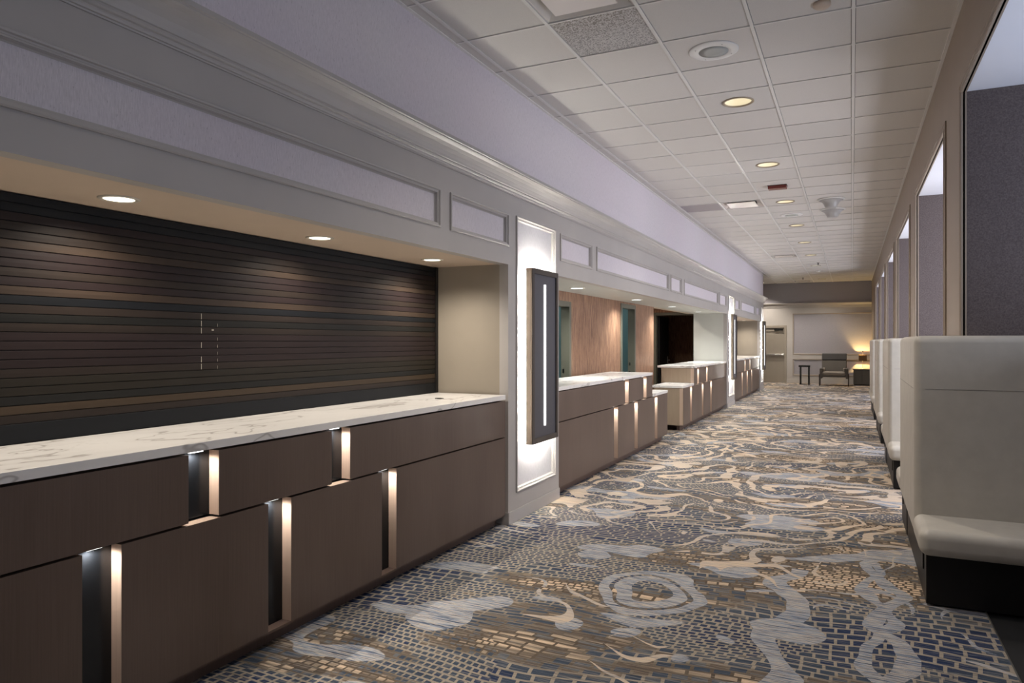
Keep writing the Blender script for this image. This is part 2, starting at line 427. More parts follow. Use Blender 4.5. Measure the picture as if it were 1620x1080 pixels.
GX = lambda k: .01 + .61*k
GY = lambda j: 4.33 + .61*j
DL = [(-.90, y) for y in (4.05, 6.46, 8.90, 11.37, 13.78, 16.22, 18.66, 21.35, 25.95)]
DL0 = [(-.90, -.83), (-.90, 1.60)]
SPK = [(-.90, 5.24), (-.905, 12.6)]
DIFF = [(-4, -1), (-3, 11), (-3, 23), (-3, 36)]     # i (column), j (row) cell index below
DIFFC = [(-3, -1), (-3, 11), (-3, 23), (-3, 36)]
mb = MB()
holes = {}
for (x, y) in DL + DL0:
    holes[(math.floor((x-.01)/.61), math.floor((y-4.33)/.61))] = (x, y)
def cell_hole(mb, x0, x1, y0, y1, z, cx, cy, r, m):
    n = 32; ci = []; sq = []
    for i in range(n):
        a = 2*PI*i/n; dx, dy = math.cos(a), math.sin(a)
        ci.append((cx+r*dx, cy+r*dy, z))
        t = min(((x1-cx)/dx if dx > 1e-6 else (x0-cx)/dx if dx < -1e-6 else 1e9), ((y1-cy)/dy if dy > 1e-6 else (y0-cy)/dy if dy < -1e-6 else 1e9))
        sq.append([cx+t*dx, cy+t*dy, z])
    for (qx, qy) in ((x0,y0), (x1,y0), (x1,y1), (x0,y1)):
        b = min(range(n), key=lambda i: (sq[i][0]-qx)**2+(sq[i][1]-qy)**2); sq[b] = [qx, qy, z]
    mb.add(ci+[tuple(p) for p in sq], [(i, (i+1) % n, n+(i+1) % n, n+i) for i in range(n)], m)
rr = random.Random(3)
jmin, jmax = -13, 37
for i in range(-9, 1):
    xa, xb = GX(i), GX(i+1)
    if i == 0: xb = .62
    lo = jmin if i >= -4 else 31
    if i == -5:
        xa = -2.534 if False else GX(i)
    for j in range(lo, jmax+1):
        ya, yb = GY(j), min(GY(j+1), YW)
        if yb-ya < .05: continue
        if i == -5 and j < 31: continue
        m = (M['tile_a'], M['tile_b'], M['tile_c'], M['tile_a'])[rr.randrange(4)]
        if (i, j) in [(a, b) for a, b in DIFFC]: continue
        if (i, j) == (-3, 0): m = M['tile_d']
        if (i, j) == (-4, 11): m = M['tile_e']
        gx, gy = .0145, .0095
        z = ZC+.007
        if (i, j) in holes:
            cell_hole(mb, xa+gx, xb-gx, ya+gy, yb-gy, z, *holes[(i, j)], .121, m)
        else:
            mb.add([(xa+gx, ya+gy, z), (xb-gx, ya+gy, z), (xb-gx, yb-gy, z), (xa+gx, yb-gy, z)], [(0,1,2,3)], m)
# narrow strip between the grid and the left wall
for j in range(jmin, 32):
    mb.add([(x, y, ZC+.007) for x, y in ((-2.53, GY(j)+.008), (-2.443, GY(j)+.008), (-2.443, GY(j+1)-.004), (-2.53, GY(j+1)-.004))], [(0,1,2,3)], M['tile_b'])
for i in range(-8, 1):
    y0 = GY(jmin) if i >= -4 else 23.6
    mb.box(GX(i)-.0115, GX(i)+.0115, y0, YW, ZC, ZC+.012, M['bar'])
for j in range(jmin, jmax+2):
    if GY(j) > YW: continue
    x0 = -2.53 if j < 32 else -5.3
    mb.box(x0, .62, GY(j)-.0065, GY(j)+.0065, ZC+.001, ZC+.012, M['bar'])
mb.box(XR-.022, XR, Y0, YW, ZC-.001, ZC+.012, M['bar'])
mb.box(-2.534, -2.512, Y0, YE, ZC-.001, ZC+.012, M['bar'])
for xa, xb, ya, yb in ((-2.6, .75, Y0, YW+.1), (-5.3, -2.6, 23.5, YW+.1)):
    # dark plenum above the tiles, with room for the lamp housings
    mb.box(xa, xb, ya, yb, ZC+.20, ZC+.22, M['dark'])
    mb.add([(xa, ya, ZC+.2), (xb, ya, ZC+.2), (xb, ya, ZC), (xa, ya, ZC)], [(0,1,2,3)], M['dark'])
struct(mb.build('ceiling', None, weld=False))

# ------------------------------------------------------------------ left wall
holes = [(a, b, -.01, ZS) for a, b in BAYS]
holes += [(a+.03, b-.03, 2.299, 2.503) for a, b in PANELS]
holes += [(a+.03, b-.03, .266, 2.514) for a, b in PPAN]
mb = MB(); slab(mb, mapx(XF), Y0, YE, 0, 2.90, holes, .08, M['paint'])
for a, b in PIERS:
    mb.box(-3.27, XF-.08, a, b, 0, 2.60, M['pale'] if a > 10 and a < 20 else M['beige'])
mb.box(-3.4, XF-.04, Y0, YE, 2.88, 2.9, M['paint'])
WL = struct(mb.build('wall_left', None))
mb = MB()
for a, b in PANELS: mb.box(XF-.045, XF-.022, a, b, 2.27, 2.53)
mb.box(-2.60, -2.534, Y0, YE, 2.86, ZC+.05)
mb.build('wallpaper', M['wp'], WL)
for a, b in PPAN:
    mb = MB(); mb.box(XF-.045, XF-.022, a, b, .24, 2.54); mb.build('wallpaper', M['wp_pier_lit'], WL)
prof = [(0, 0), (0, .011), (.006, .015), (.013, .013), (.016, .004), (.022, .002), (.025, -.006), (.031, -.009), (.034, -.018), (.041, -.0225)]
for a, b in PANELS:
    mb = MB(); frame(mb, mapx(XF), a, b, 2.269, 2.533, prof); mb.build('moulding', M['paint'], WL)
for a, b in PPAN:
    mb = MB(); frame(mb, mapx(XF), a, b, .236, 2.544, prof); mb.build('moulding', M['paint'], WL)
# frieze end return
mb = MB(); mb.box(-5.2, -2.534, YE-.07, YE, 2.86, ZC+.05); mb.box(-5.2, -2.55, YE-.1, YE-.003, 0, 2.88, M['paint']); mb.mats = [M['paint']]; mb.mi = [0]*len(mb.f)
struct(mb.build('wall_corner', M['paint']))
# cornice swept along the wall and round the far corner
cprof = [(0,2.700),(.008,2.700),(.010,2.706),(.017,2.708),(.020,2.716),(.020,2.724),(.027,2.728),(.032,2.736),(.030,2.745),(.036,2.748),(.040,2.762),(.050,2.785),(.066,2.808),(.085,2.826),(.104,2.836),(.112,2.842),(.112,2.848),(.120,2.852),(.120,2.873),(.0,2.873)]
mb = MB(); vs_ = []
for p, z in cprof:
    vs_ += [(XF+p, Y0, z), (XF+p, YE+p, z), (-5.2, YE+p, z)]
mb.add(vs_, [(3*j+i, 3*j+i+1, 3*j+i+4, 3*j+i+3) for j in range(len(cprof)-1) for i in (0, 1)])
struct(mb.build('trim_2', M['paint']))
mb = MB()
for a, b in PIERS: mb.box(XF-.005, XF+.011, a, b+(.01 if b > 23 else 0), 0, .10)
for a, b in PIERS: mb.box(-3.2, XF+.011, a-.001, a-.011, 0, .10)
struct(mb.build('baseboard_left', M['paint'], bevel=.002, seg=1))

# soffits and bay enclosures
mb = MB()
mb.box(-3.25, XF-.06, Y0, 5.19, ZS+.004, 2.3)
mb.box(-3.25, XF-.06, 17.56, 22.75, ZS+.004, 2.3)
struct(mb.build('ceiling', M['soffit']))
mb = MB(); mb.box(-3.27, XF-.06, 6.295, 16.43, ZS+.004, 2.3); struct(mb.build('ceiling', M['pale']))
mb = MB(); mb.box(-3.45, -3.262, Y0, 5.3, 0, 2.3); mb.box(-3.45, -3.262, 17.56, 22.8, 0, 2.3); struct(mb.build('wall_behind_shutters', M['black']))

def downlight(x, y, z, label, r=.116, lens='lens', power=P_CEIL, color=WARM, deep=True, group='recessed downlights along the corridor ceiling', ring='ring_dark', cone=128):
    root = empty('recessed_downlight', (x, y, z))
    mb = MB(); mb.lathe([(r+.018, .004), (r+.020, -.003), (r+.012, -.007), (r, -.006), (r-.004, .004)], 0, 0, cap0=False, cap1=False)
    mb.build('trim_ring', M[ring], root, smooth=True)
    if deep:
        mb = MB(); mb.lathe([(r-.002, .002), (r-.004, .03), (r-.012, .06), (r-.02, .075)], 0, 0, cap0=False, cap1=False); mb.build('reflector', M['can'], root, smooth=True)
        mb = MB(); mb.lathe([(r-.018, .073), (.001, .073)], 0, 0); mb.build('lens', M[lens], root)
        lamp('downlight_lamp', (0, 0, -.004), power, color, cone=cone, radius=.0, parent=root)
    else:
        mb = MB(); mb.lathe([(r-.003, -.004), (r*.6, -.0055), (.001, -.006)], 0, 0); mb.build('lens', M[lens], root)
        lamp('downlight_lamp', (0, 0, -.02), power, color, cone=cone, radius=.0, parent=root)
    tag(root, label, 'downlight', group)
    return root

# copper room behind the open counter
CD = [(8.57-1.02, 8.50, 1.95), (10.80, 11.52, 2.04)]
mb = MB(); slab(mb, mapx(-3.27), 6.2, 12.8, 0, 2.8, [(a, b, -.01, h) for a, b, h in CD], .10, M['copper'])
struct(mb.build('wall_copper', None))
def door_frame(n, f, a0, a1, zt, depth, w=.055, mat='olive'):
    mb = MB()
    def bb(a, b, c0, c1, z0, z1):
        p, q = f(a, z0, c0), f(b, z1, c1)
        mb.box(min(p[0],q[0]), max(p[0],q[0]), min(p[1],q[1]), max(p[1],q[1]), min(p[2],q[2]), max(p[2],q[2]))
    bb(a0-w, a0+.012, -depth, .014, 0, zt+w); bb(a1-.012, a1+w, -depth, .014, 0, zt+w); bb(a0+.012, a1-.012, -depth, .014, zt-.012, zt+w)
    return struct(mb.build(n, M[mat], bevel=.003, seg=1))
for n, (a, b, h) in enumerate(CD):
    fr = door_frame('door_%d' % (n+1), mapx(-3.27), a, b, h, .105)
    mb = MB()      # strike plate and hinges on the far jamb
    for z in (.98, 1.12): mb = MB(); mb.box(-3.35, -3.33, b-.016, b-.011, z-.025, z+.025); mb.build('strike_plate', M['blackmetal'], fr)
    # room beyond
    mb = MB(); r0, r1 = (6.3, 9.3) if n == 0 else (9.5, 12.6)
    slab(mb, mapx(-4.9), r0, r1, 0, 2.7, [], .05)
    mb.box(-4.9, -3.375, r1, r1+.05, 0, 2.7); mb.box(-4.9, -3.375, r0-.05, r0, 0, 2.7); mb.box(-4.95, -3.371, r0, r1, 2.7, 2.75)
    struct(mb.build('wall_teal_office', M['teal']))
    fx = empty('office_fill_light', (-4.2, (r0+r1)/2, 2.68))  # added unseen fixture, put in to light the teal room
    mb = MB(); mb.box(-.3, .3, -.3, .3, -.02, .02); mb.build('housing', M['white'], fx)
    mb = MB(); mb.box(-.27, .27, -.27, .27, -.025, -.021); mb.build('diffuser', M['lens_cool'], fx)
    tag(fx, 'added square fill light inside the teal office behind the %s copper-wall doorway' % ('nearer' if n == 0 else 'farther'), 'ceiling light')
    lamp('office_fill_lamp', (0, 0, -.06), 14, COOL, 'POINT', radius=.08, parent=fx)
mb = MB()
slab(mb, mapy(16.8), -5.2, -3.2, 0, 2.8, [(-4.24, -3.30, -.01, 2.13)], .12)
mb.box(-5.2, -5.1, 12.7, 16.8, 0, 2.8); mb.box(-5.2, -3.371, 12.70, 12.8, 0, 2.8)
struct(mb.build('wall_copper_lobby', M['copper']))
mb = MB(); mb.box(-5.2, -3.2, 12.8, 16.8, 2.66, 2.7); mb.box(-3.4, -3.262, 12.8, 16.45, 2.128, 2.7); struct(mb.build('ceiling', M['soffit']))
fr = door_frame('door_3', mapy(16.8), -4.24, -3.30, 2.13, .13)
lf = empty('door_leaf_root', (0,0,0)); bpy.data.objects.remove(lf)
downlight(-4.0, 15.6, 2.655, 'added fill downlight in the copper lobby ceiling before the dark doorway', r=.08, lens='lens_hot', power=90, deep=False, cone=150, ring='ring')  # added lamp, brightens the copper strip and door frame
mb = MB(); mb.box(-4.22, -4.175, 16.94, 17.84, .01, 2.1); leaf = struct(mb.build('door_4', M['black'], bevel=.002, seg=1))
mb = MB(); mb.box(-4.175, -4.12, 17.72, 17.74, 1.02, 1.04); mb.box(-4.13, -4.115, 17.62, 17.74, 1.02, 1.04); mb.box(-4.175, -4.168, 17.70, 17.76, .95, 1.12)
mb.build('door_handle', M['steel'], leaf)
mb = MB(); mb.box(-5.0, -3.5, 19.0, 19.1, 0, 2.7, M['copper']); mb.box(-5.05, -5.0, 16.95, 19.1, 0, 2.7, M['black']); mb.box(-3.35, -3.3, 16.95, 17.5, 0, 2.7, M['black']); mb.box(-3.50, -3.46, 17.5, 19.1, 0, 2.7, M['black'])
mb.box(-5.0, -3.3, 16.95, 17.5, 2.7, 2.75, M['black']); mb.box(-5.0, -3.46, 17.5, 19.1, 2.7, 2.75, M['black'])
struct(mb.build('wall_dark_room', None))

# ------------------------------------------------------------------ shutter
def shutter(ya, yb, label):
    root = empty('rolling_shutter', (-3.2, (ya+yb)/2, 1.06))
    seq = 'DDPMMLPPMPLDMGMPPPPMOOGTMD'[:25]
    mb = MB(); z = ZS; h = (ZS-1.06-.085)/len(seq)
    for ch in seq:
        p = [(0, z-.0022), (.003, z-.004), (.0034, z-h/2), (.003, z-h+.002), (0, z-h)]
        vs_ = []
        for dx, zz in p: vs_ += [(-3.2+dx, ya, zz), (-3.2+dx, yb, zz)]
        mb.add(vs_, [(2*i, 2*i+1, 2*i+3, 2*i+2) for i in range(4)], SL[ch])
        mb.add([(-3.205, ya, z), (-3.205, yb, z), (-3.205, yb, z-h), (-3.205, ya, z-h)], [(0,1,2,3)], M['black'])
        z -= h
    mb.build('slat_curtain', None, root, weld=False)
    mb = MB(); mb.box(-3.22, -3.19, ya, yb, 1.061, z); mb.build('bottom_bar', SL['D'], root, bevel=.003)
    for y in (ya, yb-.035):
        mb = MB(); mb.box(-3.25, -3.187, y, y+.035, 1.061, ZS+.003); mb.build('guide_rail', M['black'], root, bevel=.002)
    if ya < 0:
        mb = MB(); r2 = random.Random(5); zt = ZS-12*h
        for yy, w in ((2.745, .0022), (2.855, .0012)):
            for q in range(8):
                if r2.random() < .9: mb.box(-3.196, -3.1953, yy, yy+w, zt-q*h-h*.95, zt-q*h-h*(.5 if w < .002 else .15))
        mb.box(-3.196, -3.1952, 2.815, 2.829, zt-2.5*h, zt-2.35*h)
        mb.build('scratch_marks', M['ring'], root)['kind'] = 'stuff'
    localise(root)
    tag(root, label, 'shutter')
shutter(Y0, 5.185, 'dark slatted rolling shutter lowered behind the nearest marble countertop')
shutter(17.57, 22.74, 'dark slatted rolling shutter lowered behind the farthest countertop')

# ------------------------------------------------------------------ counters
XC = -2.54; XG = -2.60
def panels(root, y0, y1, z0, z1, gaps, top_gaps=()):
    """front panels between the gaps, each a part, with a black recess and a small light in every gap"""
    cuts = [y0] + [v for g in gaps for v in g] + [y1]
    for i in range(0, len(cuts), 2):
        a, b = cuts[i], cuts[i+1]
        if b-a < .02: continue
        mb = MB(); mb.box(XG, XC, a, b, z0, z1, M['wood'])
        # pale edges by the gaps and on ledges below, recess light put into colour
        mb.box(XG, XC-.002, a-.0012, a, z0, z1, M['wood_edge_lit']); mb.box(XG, XC-.002, b, b+.0012, z0, z1, M['wood_edge_lit'])
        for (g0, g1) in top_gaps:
            if g1 > a and g0 < b: mb.box(XG, XC-.0015, max(a, g0-.012), min(b, g1+.012), z1, z1+.001, M['wood_edge_lit'])
        mb.build('front_panel', None, root)
    for (a, b) in gaps:
        mb = MB(); mb.box(XG-.012, XG-.001, a+.001, b-.001, z0, z1); mb.build('recess_back', M['gloss_black'], root)
        mb = MB(); mb.box(XG+.012, XG+.03, a+.035, b-.06, z1+.001, z1+.006); d = mb.build('recess_light', M['led'], root)
        lamp('recess_lamp', (XG+.022, a+.055, z1-.003), P_LED, (1, .95, .90), 'SPOT', cone=168, blend=.4, radius=.012, parent=root)

def counter(loc_y, y_lo, y_up, y_end, gaps_lo, gaps_up, ends, label, slab_back=-3.187):
    """y_lo/y_up: where lower and upper tiers start; ends: upper end, lower end"""
    root = empty('reception_counter', (XC-.3, loc_y, 0))
    up0, up1 = y_up, ends[0]; lo0, lo1 = y_lo, ends[1]
    panels(root, up0, up1, .722, 1.011, gaps_up)
    panels(root, lo0, lo1, .09, .711, gaps_lo, gaps_up)
    mb = MB(); mb.box(-2.66, -2.612, lo0+(.06 if lo0 > Y0+1 else 0), lo1-(.02 if lo1 < ends[0]+.01 else .06), 0, .12)
    mb.build('plinth', M['plinth'], root)
    mb = MB(); mb.box(-2.66, -2.545, lo0, lo1, .078, .09); mb.build('bottom_rail', M['plinth'], root)
    # carcass
    mb = MB()
    mb.box(-3.0 if slab_back < -3.1 else slab_back+.05, XG-.013, lo0+.002, lo1-.002, .09, .713, M['black'])
    mb.box(-3.0, XG-.013, up0+.002, up1-.002, .722, 1.0195, M['black'])
    mb.build('carcass', None, root)
    if lo1 != up1:      # stepped low end on the far side
        mb = MB(); mb.box(-3.05, XG, lo1-.018, lo1, .09, .713); mb.build('end_panel', M['oak'], root)
        mb = MB(); mb.box(-3.05, XG, up1-.018, up1, .75, 1.014); mb.build('end_panel', M['oak'], root)
    if lo0 != up0:
        mb = MB(); mb.box(-3.03, XC, lo0-.001, lo0+.018, .09, .713); mb.build('end_panel', M['oak'], root)
        mb = MB(); mb.box(-3.13, XC, up0-.001, up0+.018, .753, 1.014); mb.build('end_panel', M['oak'], root)
        mb = MB(); mb.box(-2.9, -2.7, lo0+.3, lo0+.5, 0, .09); mb.build('foot', M['plinth'], root)
    localise(root); tag(root, label, 'counter')
    return root
def slabtop(y0, y1, z, xb, label, seam=None):
    mb = MB(); mb.box(xb, XC+.004, y0, y1, z-.038, z)
    o = mb.build('countertop', M['marble'], None, bevel=.002, seg=2)
    tag(o, label, 'countertop'); return o
lo = [(1.656-.918*i, 1.812-.918*i) for i in range(4, 0, -1)] + [(1.656, 1.812), (2.573, 2.730), (3.490, 3.643)]
up = [(2.117-.918*i, 2.278-.918*i) for i in range(4, 0, -1)] + [(2.117, 2.278), (3.035, 3.193)]
counter(2.0, Y0, Y0, 5.15, lo, up, (5.165, 5.165), 'long walnut reception counter nearest the camera, under the closed shutter')
slabtop(Y0, 5.165, 1.06, -3.187, 'white marble countertop below the big closed shutter, nearest the camera')
G = .16
counter(8.0, 6.30, 6.30, 0, [(8.248-G, 8.248), (9.124-G, 9.124), (10.171-G, 10.171)], [(8.702-G, 8.702), (9.567-G, 9.567)], (9.875, 10.784), 'walnut counter just past the first lit pier, stepping down at its far end')
slabtop(6.30, 9.885, 1.058, -3.16, 'marble countertop just past the first lit pier, raised part of the second counter')
slabtop(9.89, 10.795, .752, -3.05, 'low marble ledge at the far end of the second counter')
counter(14.0, 11.90, 12.81, 0, [(12.642-G, 12.642), (13.706-G, 13.706), (14.582-G, 14.582)], [(13.262-G, 13.262), (14.132-G, 14.132)], (16.40, 16.40), 'walnut counter with a pale oak end, beyond the walkway gap')
slabtop(12.80, 16.40, 1.058, -3.20, 'marble countertop on the raised part of the counter beyond the walkway gap')
slabtop(11.885, 12.80, .752, -3.06, 'low marble ledge on the near end of the counter beyond the walkway gap')
counter(20.0, 17.58, 17.58, 0, [(19.07-G, 19.07), (20.03-G, 20.03), (21.0-G, 21.0)], [(19.60-G, 19.60), (20.588-G, 20.588)], (22.72, 22.72), 'farthest walnut counter, between the last two lit piers')
slabtop(17.58, 22.72, 1.058, -3.187, 'farthest marble countertop, between the last two lit piers')
for (x, y, lab) in ((-2.83, 4.62, 'small black cable grommet set in the nearest countertop by the beige pier side'),
                    (-2.83, 15.6, 'small cable grommet in the countertop beyond the walkway gap')):
    r = empty('cable_grommet', (x, y, 1.06 if y < 6 else 1.058))
    mb = MB(); mb.lathe([(.034, 0), (.034, .003), (.030, .004), (.012, .004)], 0, 0, cap1=False); mb.build('ring', M['blackmetal'], r)
    mb = MB(); mb.lathe([(.012, .0042), (0.001, .0042)], 0, 0); mb.build('slot', M['ring'], r)
    tag(r, lab, 'cable grommet')

# ------------------------------------------------------------------ wall sconces on the piers
def sconce(yc):
    """local: x outward from wall, y along wall"""
    root = empty('wall_sconce', (XF-.02, yc, .62))
    W, H = .585, 1.50; hw = W/2; xb, xf = .050, .112
    mb = MB(); fw = .045
    for (y0, y1, z0, z1) in ((-hw, -hw+fw, 0, H), (hw-fw, hw, 0, H), (-hw+fw, hw-fw, 0, fw), (-hw+fw, hw-fw, H-fw, H)):
        mb.box(xb+.003, xf, y0, y1, z0, z1)
    mb.build('frame', M['sc_frame'], root, bevel=.002, seg=1)
    mb = MB()
    mb.box(xb, xf-.004, -hw-.002, -hw+.001, 0.002, H-.002); mb.box(xb, xf-.004, hw-.001, hw+.002, 0.002, H-.002)
    mb.build('side_veneer', M['sc_side'], root)
    mb = MB(); mb.box(xb, xf-.012, -hw+.01, hw-.01, .01, H-.01); mb.build('face_panel', M['sc_panel'], root)
    mb = MB(); mb.box(xf-.0118, xf-.008, -.018, .018, .135, H-.125); mb.build('light_strip', M['led'], root)
    mb = MB(); mb.box(.003, xb, -.12, .12, .15, H-.15); mb.build('back_box', M['white'], root)
    mb = MB()
    for z in (.35, 1.10):
        for y in (-hw+.03, hw-.06): mb = MB(); mb.box(.004, xb, y, y+.03, z-.05, z+.05); mb.build('bracket', M['steel'], root)
    # led tape round the back edge, shining outward on to the wall
    t = .018
    mb = MB()
    for (y0, y1, z0, z1) in ((-hw+.022, -hw+.026, .03, H-.03), (hw-.026, hw-.022, .03, H-.03), (-hw+.03, hw-.03, .022, .026), (-hw+.03, hw-.03, H-.026, H-.022)):
        mb.box(xb-.022, xb-.002, y0, y1, z0, z1)
    mb.build('led_tape', M['tape'], root)
    return root
s0 = sconce(5.765)
tag(s0, 'tall dark framed wall light on the nearest white panelled pier', 'wall light', 'backlit wall lights on the piers')
s1 = copy_tree(s0); s1.location = (XF-.02, 17.02, .62); s1['label'] = 'tall dark framed wall light on the middle pier, beside the third counter'
s2 = copy_tree(s0); s2.location = (XF-.02, 23.23, .62); s2['label'] = 'tall dark framed wall light on the farthest pier at the corridor corner'

# ------------------------------------------------------------------ ceiling fittings
names = {0: 'recessed ceiling downlight directly above the first pier approach, nearest lit one over the carpet',
 1: 'round recessed downlight just beyond the round ceiling speaker, largest in the row',
 2: 'second downlight of the row, between the large one and the red ceiling box',
 3: 'downlight beside the square white air diffuser, just past the red ceiling box',
 4: 'downlight just beyond the small second ceiling speaker',
 5: 'downlight fifth in the row, halfway down the corridor ceiling',
 6: 'downlight beside the third air diffuser, far down the corridor',
 7: 'small cool white downlight near the far sprinkler',
 8: 'last downlight of the row, close to the end wall'}
for i, (x, y) in enumerate(DL):
    if i == 7: downlight(x, y, ZC+.005, names[i], lens='lens_cool', power=P_CEIL*1.1, color=(.92,.96,1))
    else: downlight(x, y, ZC+.005, names[i], power=P_CEIL*(2.2 if i == 8 else 1.25 if i < 3 else .9))
for i, (x, y) in enumerate(DL0):
    downlight(x, y, ZC+.005, 'recessed downlight above the camera, %s of two' % ('rear' if i == 0 else 'front'), power=P_CEIL*.25)
sl = ['leftmost soffit downlight above the large shutter', 'middle soffit downlight above the large shutter', 'soffit downlight nearest the beige pier side above the shutter']
for i, y in enumerate((-.55, .76, 2.07, 3.38, 4.66)):
    downlight(-2.92, y, ZS+.004, sl[i-2] if i > 1 else 'soffit downlight above the shutter, beside the camera, %s' % ('front' if i else 'rear'), r=.066, lens='lens_hot', power=P_SOFF*(1.1 if y > 4 else .85), deep=False, group='downlights in the counter soffits', ring='ring', cone=150)
for i, y in enumerate((7.88, 10.45, 12.79, 15.22)):
    downlight(-2.93, y, ZS+.004, ['soffit downlight over the second countertop near the first pier', 'soffit downlight before the second copper-wall doorway', 'soffit downlight over the end of the copper wall', 'soffit downlight over the third countertop by the pale pier side'][i], r=.075, lens='lens_cool', power=P_BAY2, color=(.97, .99, .95), deep=False, group='downlights in the counter soffits', ring='ring', cone=150)
for i, y in enumerate((18.7, 20.7, 22.2)):
    downlight(-2.93, y, ZS+.004, ['nearest', 'middle', 'farthest'][i] + ' soffit downlight over the farthest countertop', r=.075, lens='lens_hot', power=P_SOFF*1.2, deep=False, group='downlights in the counter soffits', ring='ring', cone=150)
downlight(-2.9, 26.6, ZC+.001, 'bright downlight in the end alcove ceiling left of the corridor, above the beige door', r=.09, lens='lens_hot', power=260, deep=False, cone=120, ring='ring')

def speaker(x, y, label, r=.172):
    root = empty('ceiling_speaker', (x, y, ZC+.007))
    mb = MB(); mb.lathe([(r, 0), (r+.004, -.004), (r-.006, -.010), (r*.62, -.014), (r*.60, -.011)], 0, 0, cap0=False, cap1=False); mb.build('rim', M['white'], root, smooth=True)
    mb = MB(); mb.lathe([(r*.61, -.012), (r*.3, -.013), (.001, -.013)], 0, 0); mb.build('grille', M['grille'], root, smooth=True)
    mb = MB()
    for a in range(4): mb.lathe([(.005, -.0135), (.004, -.016), (.001, -.0165)], r*.8*math.cos(a*PI/2+.6), r*.8*math.sin(a*PI/2+.6), n=10)
    mb.build('screw', M['steel'], root)
    tag(root, label, 'speaker', 'round ceiling speakers')
speaker(SPK[0][0], SPK[0][1], 'round white ceiling speaker nearest the camera, with a grey centre grille')
speaker(SPK[1][0], SPK[1][1], 'small round ceiling speaker farther along, past the square air diffuser')

for n, (i, j) in enumerate(DIFFC):
    xa, xb, ya, yb = GX(i)+.012, GX(i+1)-.012, GY(j)+.008, GY(j+1)-.008
    root = empty('air_diffuser', ((xa+xb)/2, (ya+yb)/2, ZC+.01))
    hx, hy = (xb-xa)/2, (yb-ya)/2
    mb = MB()
    frame(mb, lambda a, b, c: (a, b, -c), -hx, hx, -hy, hy, [(0, 0), (.012, .001), (.05, -.035), (.075, -.05), (.12, -.055)])
    mb.build('flared_frame', M['diff_edge' if n != 1 else 'diff'], root)
    mb = MB(); d = .085
    mb.box(-hx+d, hx-d, -hy+d, hy-d, -.012, -.004); mb.build('centre_plate', M['diff'], root, bevel=.006, seg=2)
    mb = MB(); mb.box(-hx+.1, hx-.1, -hy+.1, hy-.1, -.003, .06); mb.build('neck', M['dark'], root)
    tag(root, ['white air diffuser with a raised square plate nearest the camera', 'square white air diffuser beside the third downlight', 'air diffuser far along the ceiling, left of the downlights', 'air diffuser at the far end of the ceiling, by the end wall'][n], 'air vent', 'square ceiling air diffusers')

r = empty('fire_alarm_box', (-.905, 10.17, ZC+.006)); 
mb = MB(); mb.box(-.118, .118, -.07, .07, -.045, 0); mb.build('body', M['red'], r, bevel=.008, seg=2)
mb = MB(); mb.box(-.03, .03, -.012, .012, -.047, -.044); mb.build('lens', M['redtext'], r)
mb = MB(); mb.box(-.122, .122, -.074, .074, -.006, 0); mb.build('back_plate', M['black'], r)
tag(r, 'dark red alarm box mounted on the corridor ceiling', 'alarm box')

for n, y in enumerate((11.45, 12.35)):
    r = empty('ceiling_dome', (-.275, y, ZC+.006))
    mb = MB(); mb.lathe([(.185, 0), (.19, -.008), (.18, -.018), (.165, -.020)], 0, 0, cap1=False); mb.build('rim', M['white'], r, smooth=True)
    mb = MB(); mb.lathe([(.165, -.018), (.145, -.030), (.115, -.055), (.095, -.085), (.085, -.115), (.07, -.130), (.001, -.135)], 0, 0); mb.build('bell', M['frost'], r, smooth=True)
    tag(r, ('nearer' if n == 0 else 'farther') + ' of two pale bell-shaped domes hanging from the ceiling', 'ceiling dome', 'bell-shaped ceiling domes')

for (x, y, lab) in ((-.81, 20.6, 'small sprinkler head beside the cool white downlight'), (-1.45, 25.2, 'small sprinkler head near the end wall, left of the last downlight')):
    r = empty('sprinkler_head', (x, y, ZC+.006))
    mb = MB(); mb.lathe([(.035, 0), (.035, -.006), (.012, -.008), (.010, -.05), (.001, -.05)], 0, 0, n=16); mb.build('body', M['blackmetal'], r)
    mb = MB(); mb.lathe([(.001, -.05), (.028, -.055), (.028, -.058), (.001, -.058)], 0, 0, n=16); mb.build('deflector', M['blackmetal'], r)
    tag(r, lab, 'sprinkler', 'ceiling sprinkler heads')
mb = MB(); mb.lathe([(.06, 3.595), (.06, 3.58), (.045, 3.56), (.001, 3.556)], -.90, 22.9, n=24); o = mb.build('smoke_detector', M['white'], smooth=True)
tag(o, 'tiny white smoke detector between the last two downlights', 'smoke detector')
mb = MB(); mb.lathe([(.052, ZC+.0065), (.052, ZC-.012), (.040, ZC-.022), (.001, ZC-.024)], -.167, 4.80, n=24); o = mb.build('smoke_detector', M['soffit'], smooth=True)
tag(o, 'small beige round detector on the near ceiling tile, at the top edge of the photo', 'smoke detector')

# ------------------------------------------------------------------ end wall
mb = MB(); upx = (-1.90, .9); 
slab(mb, mapy(YW), -5.2, 1.2, 0, ZC+.1, [(-3.10, -2.20, -.01, 2.0), (-1.88, 1.0, 1.07, 2.46), (-1.88, 1.0, .32, .83)], .1, M['paint'])
mb.box(-1.95, 1.2, YW+.02, YW+.03, .2, 2.6, M['wp_end']); mb.box(-5.2, 1.2, YW-.004, YW+.01, 2.87, ZC+.1, M['wp_end'])
WE = struct(mb.build('wall_end', None))
mb = MB(); frame(mb, mapy(YW), -1.92, 1.04, 1.03, 2.50, prof); mb.build('moulding', M['rightpaint'], WE)
mb = MB(); frame(mb, mapy(YW), -1.92, 1.04, .28, .87, prof); mb.build('moulding', M['rightpaint'], WE)
mb = MB(); vs_ = []
for p, z in cprof: vs_ += [(-5.2, YW-p, z), (1.0, YW-p, z)]
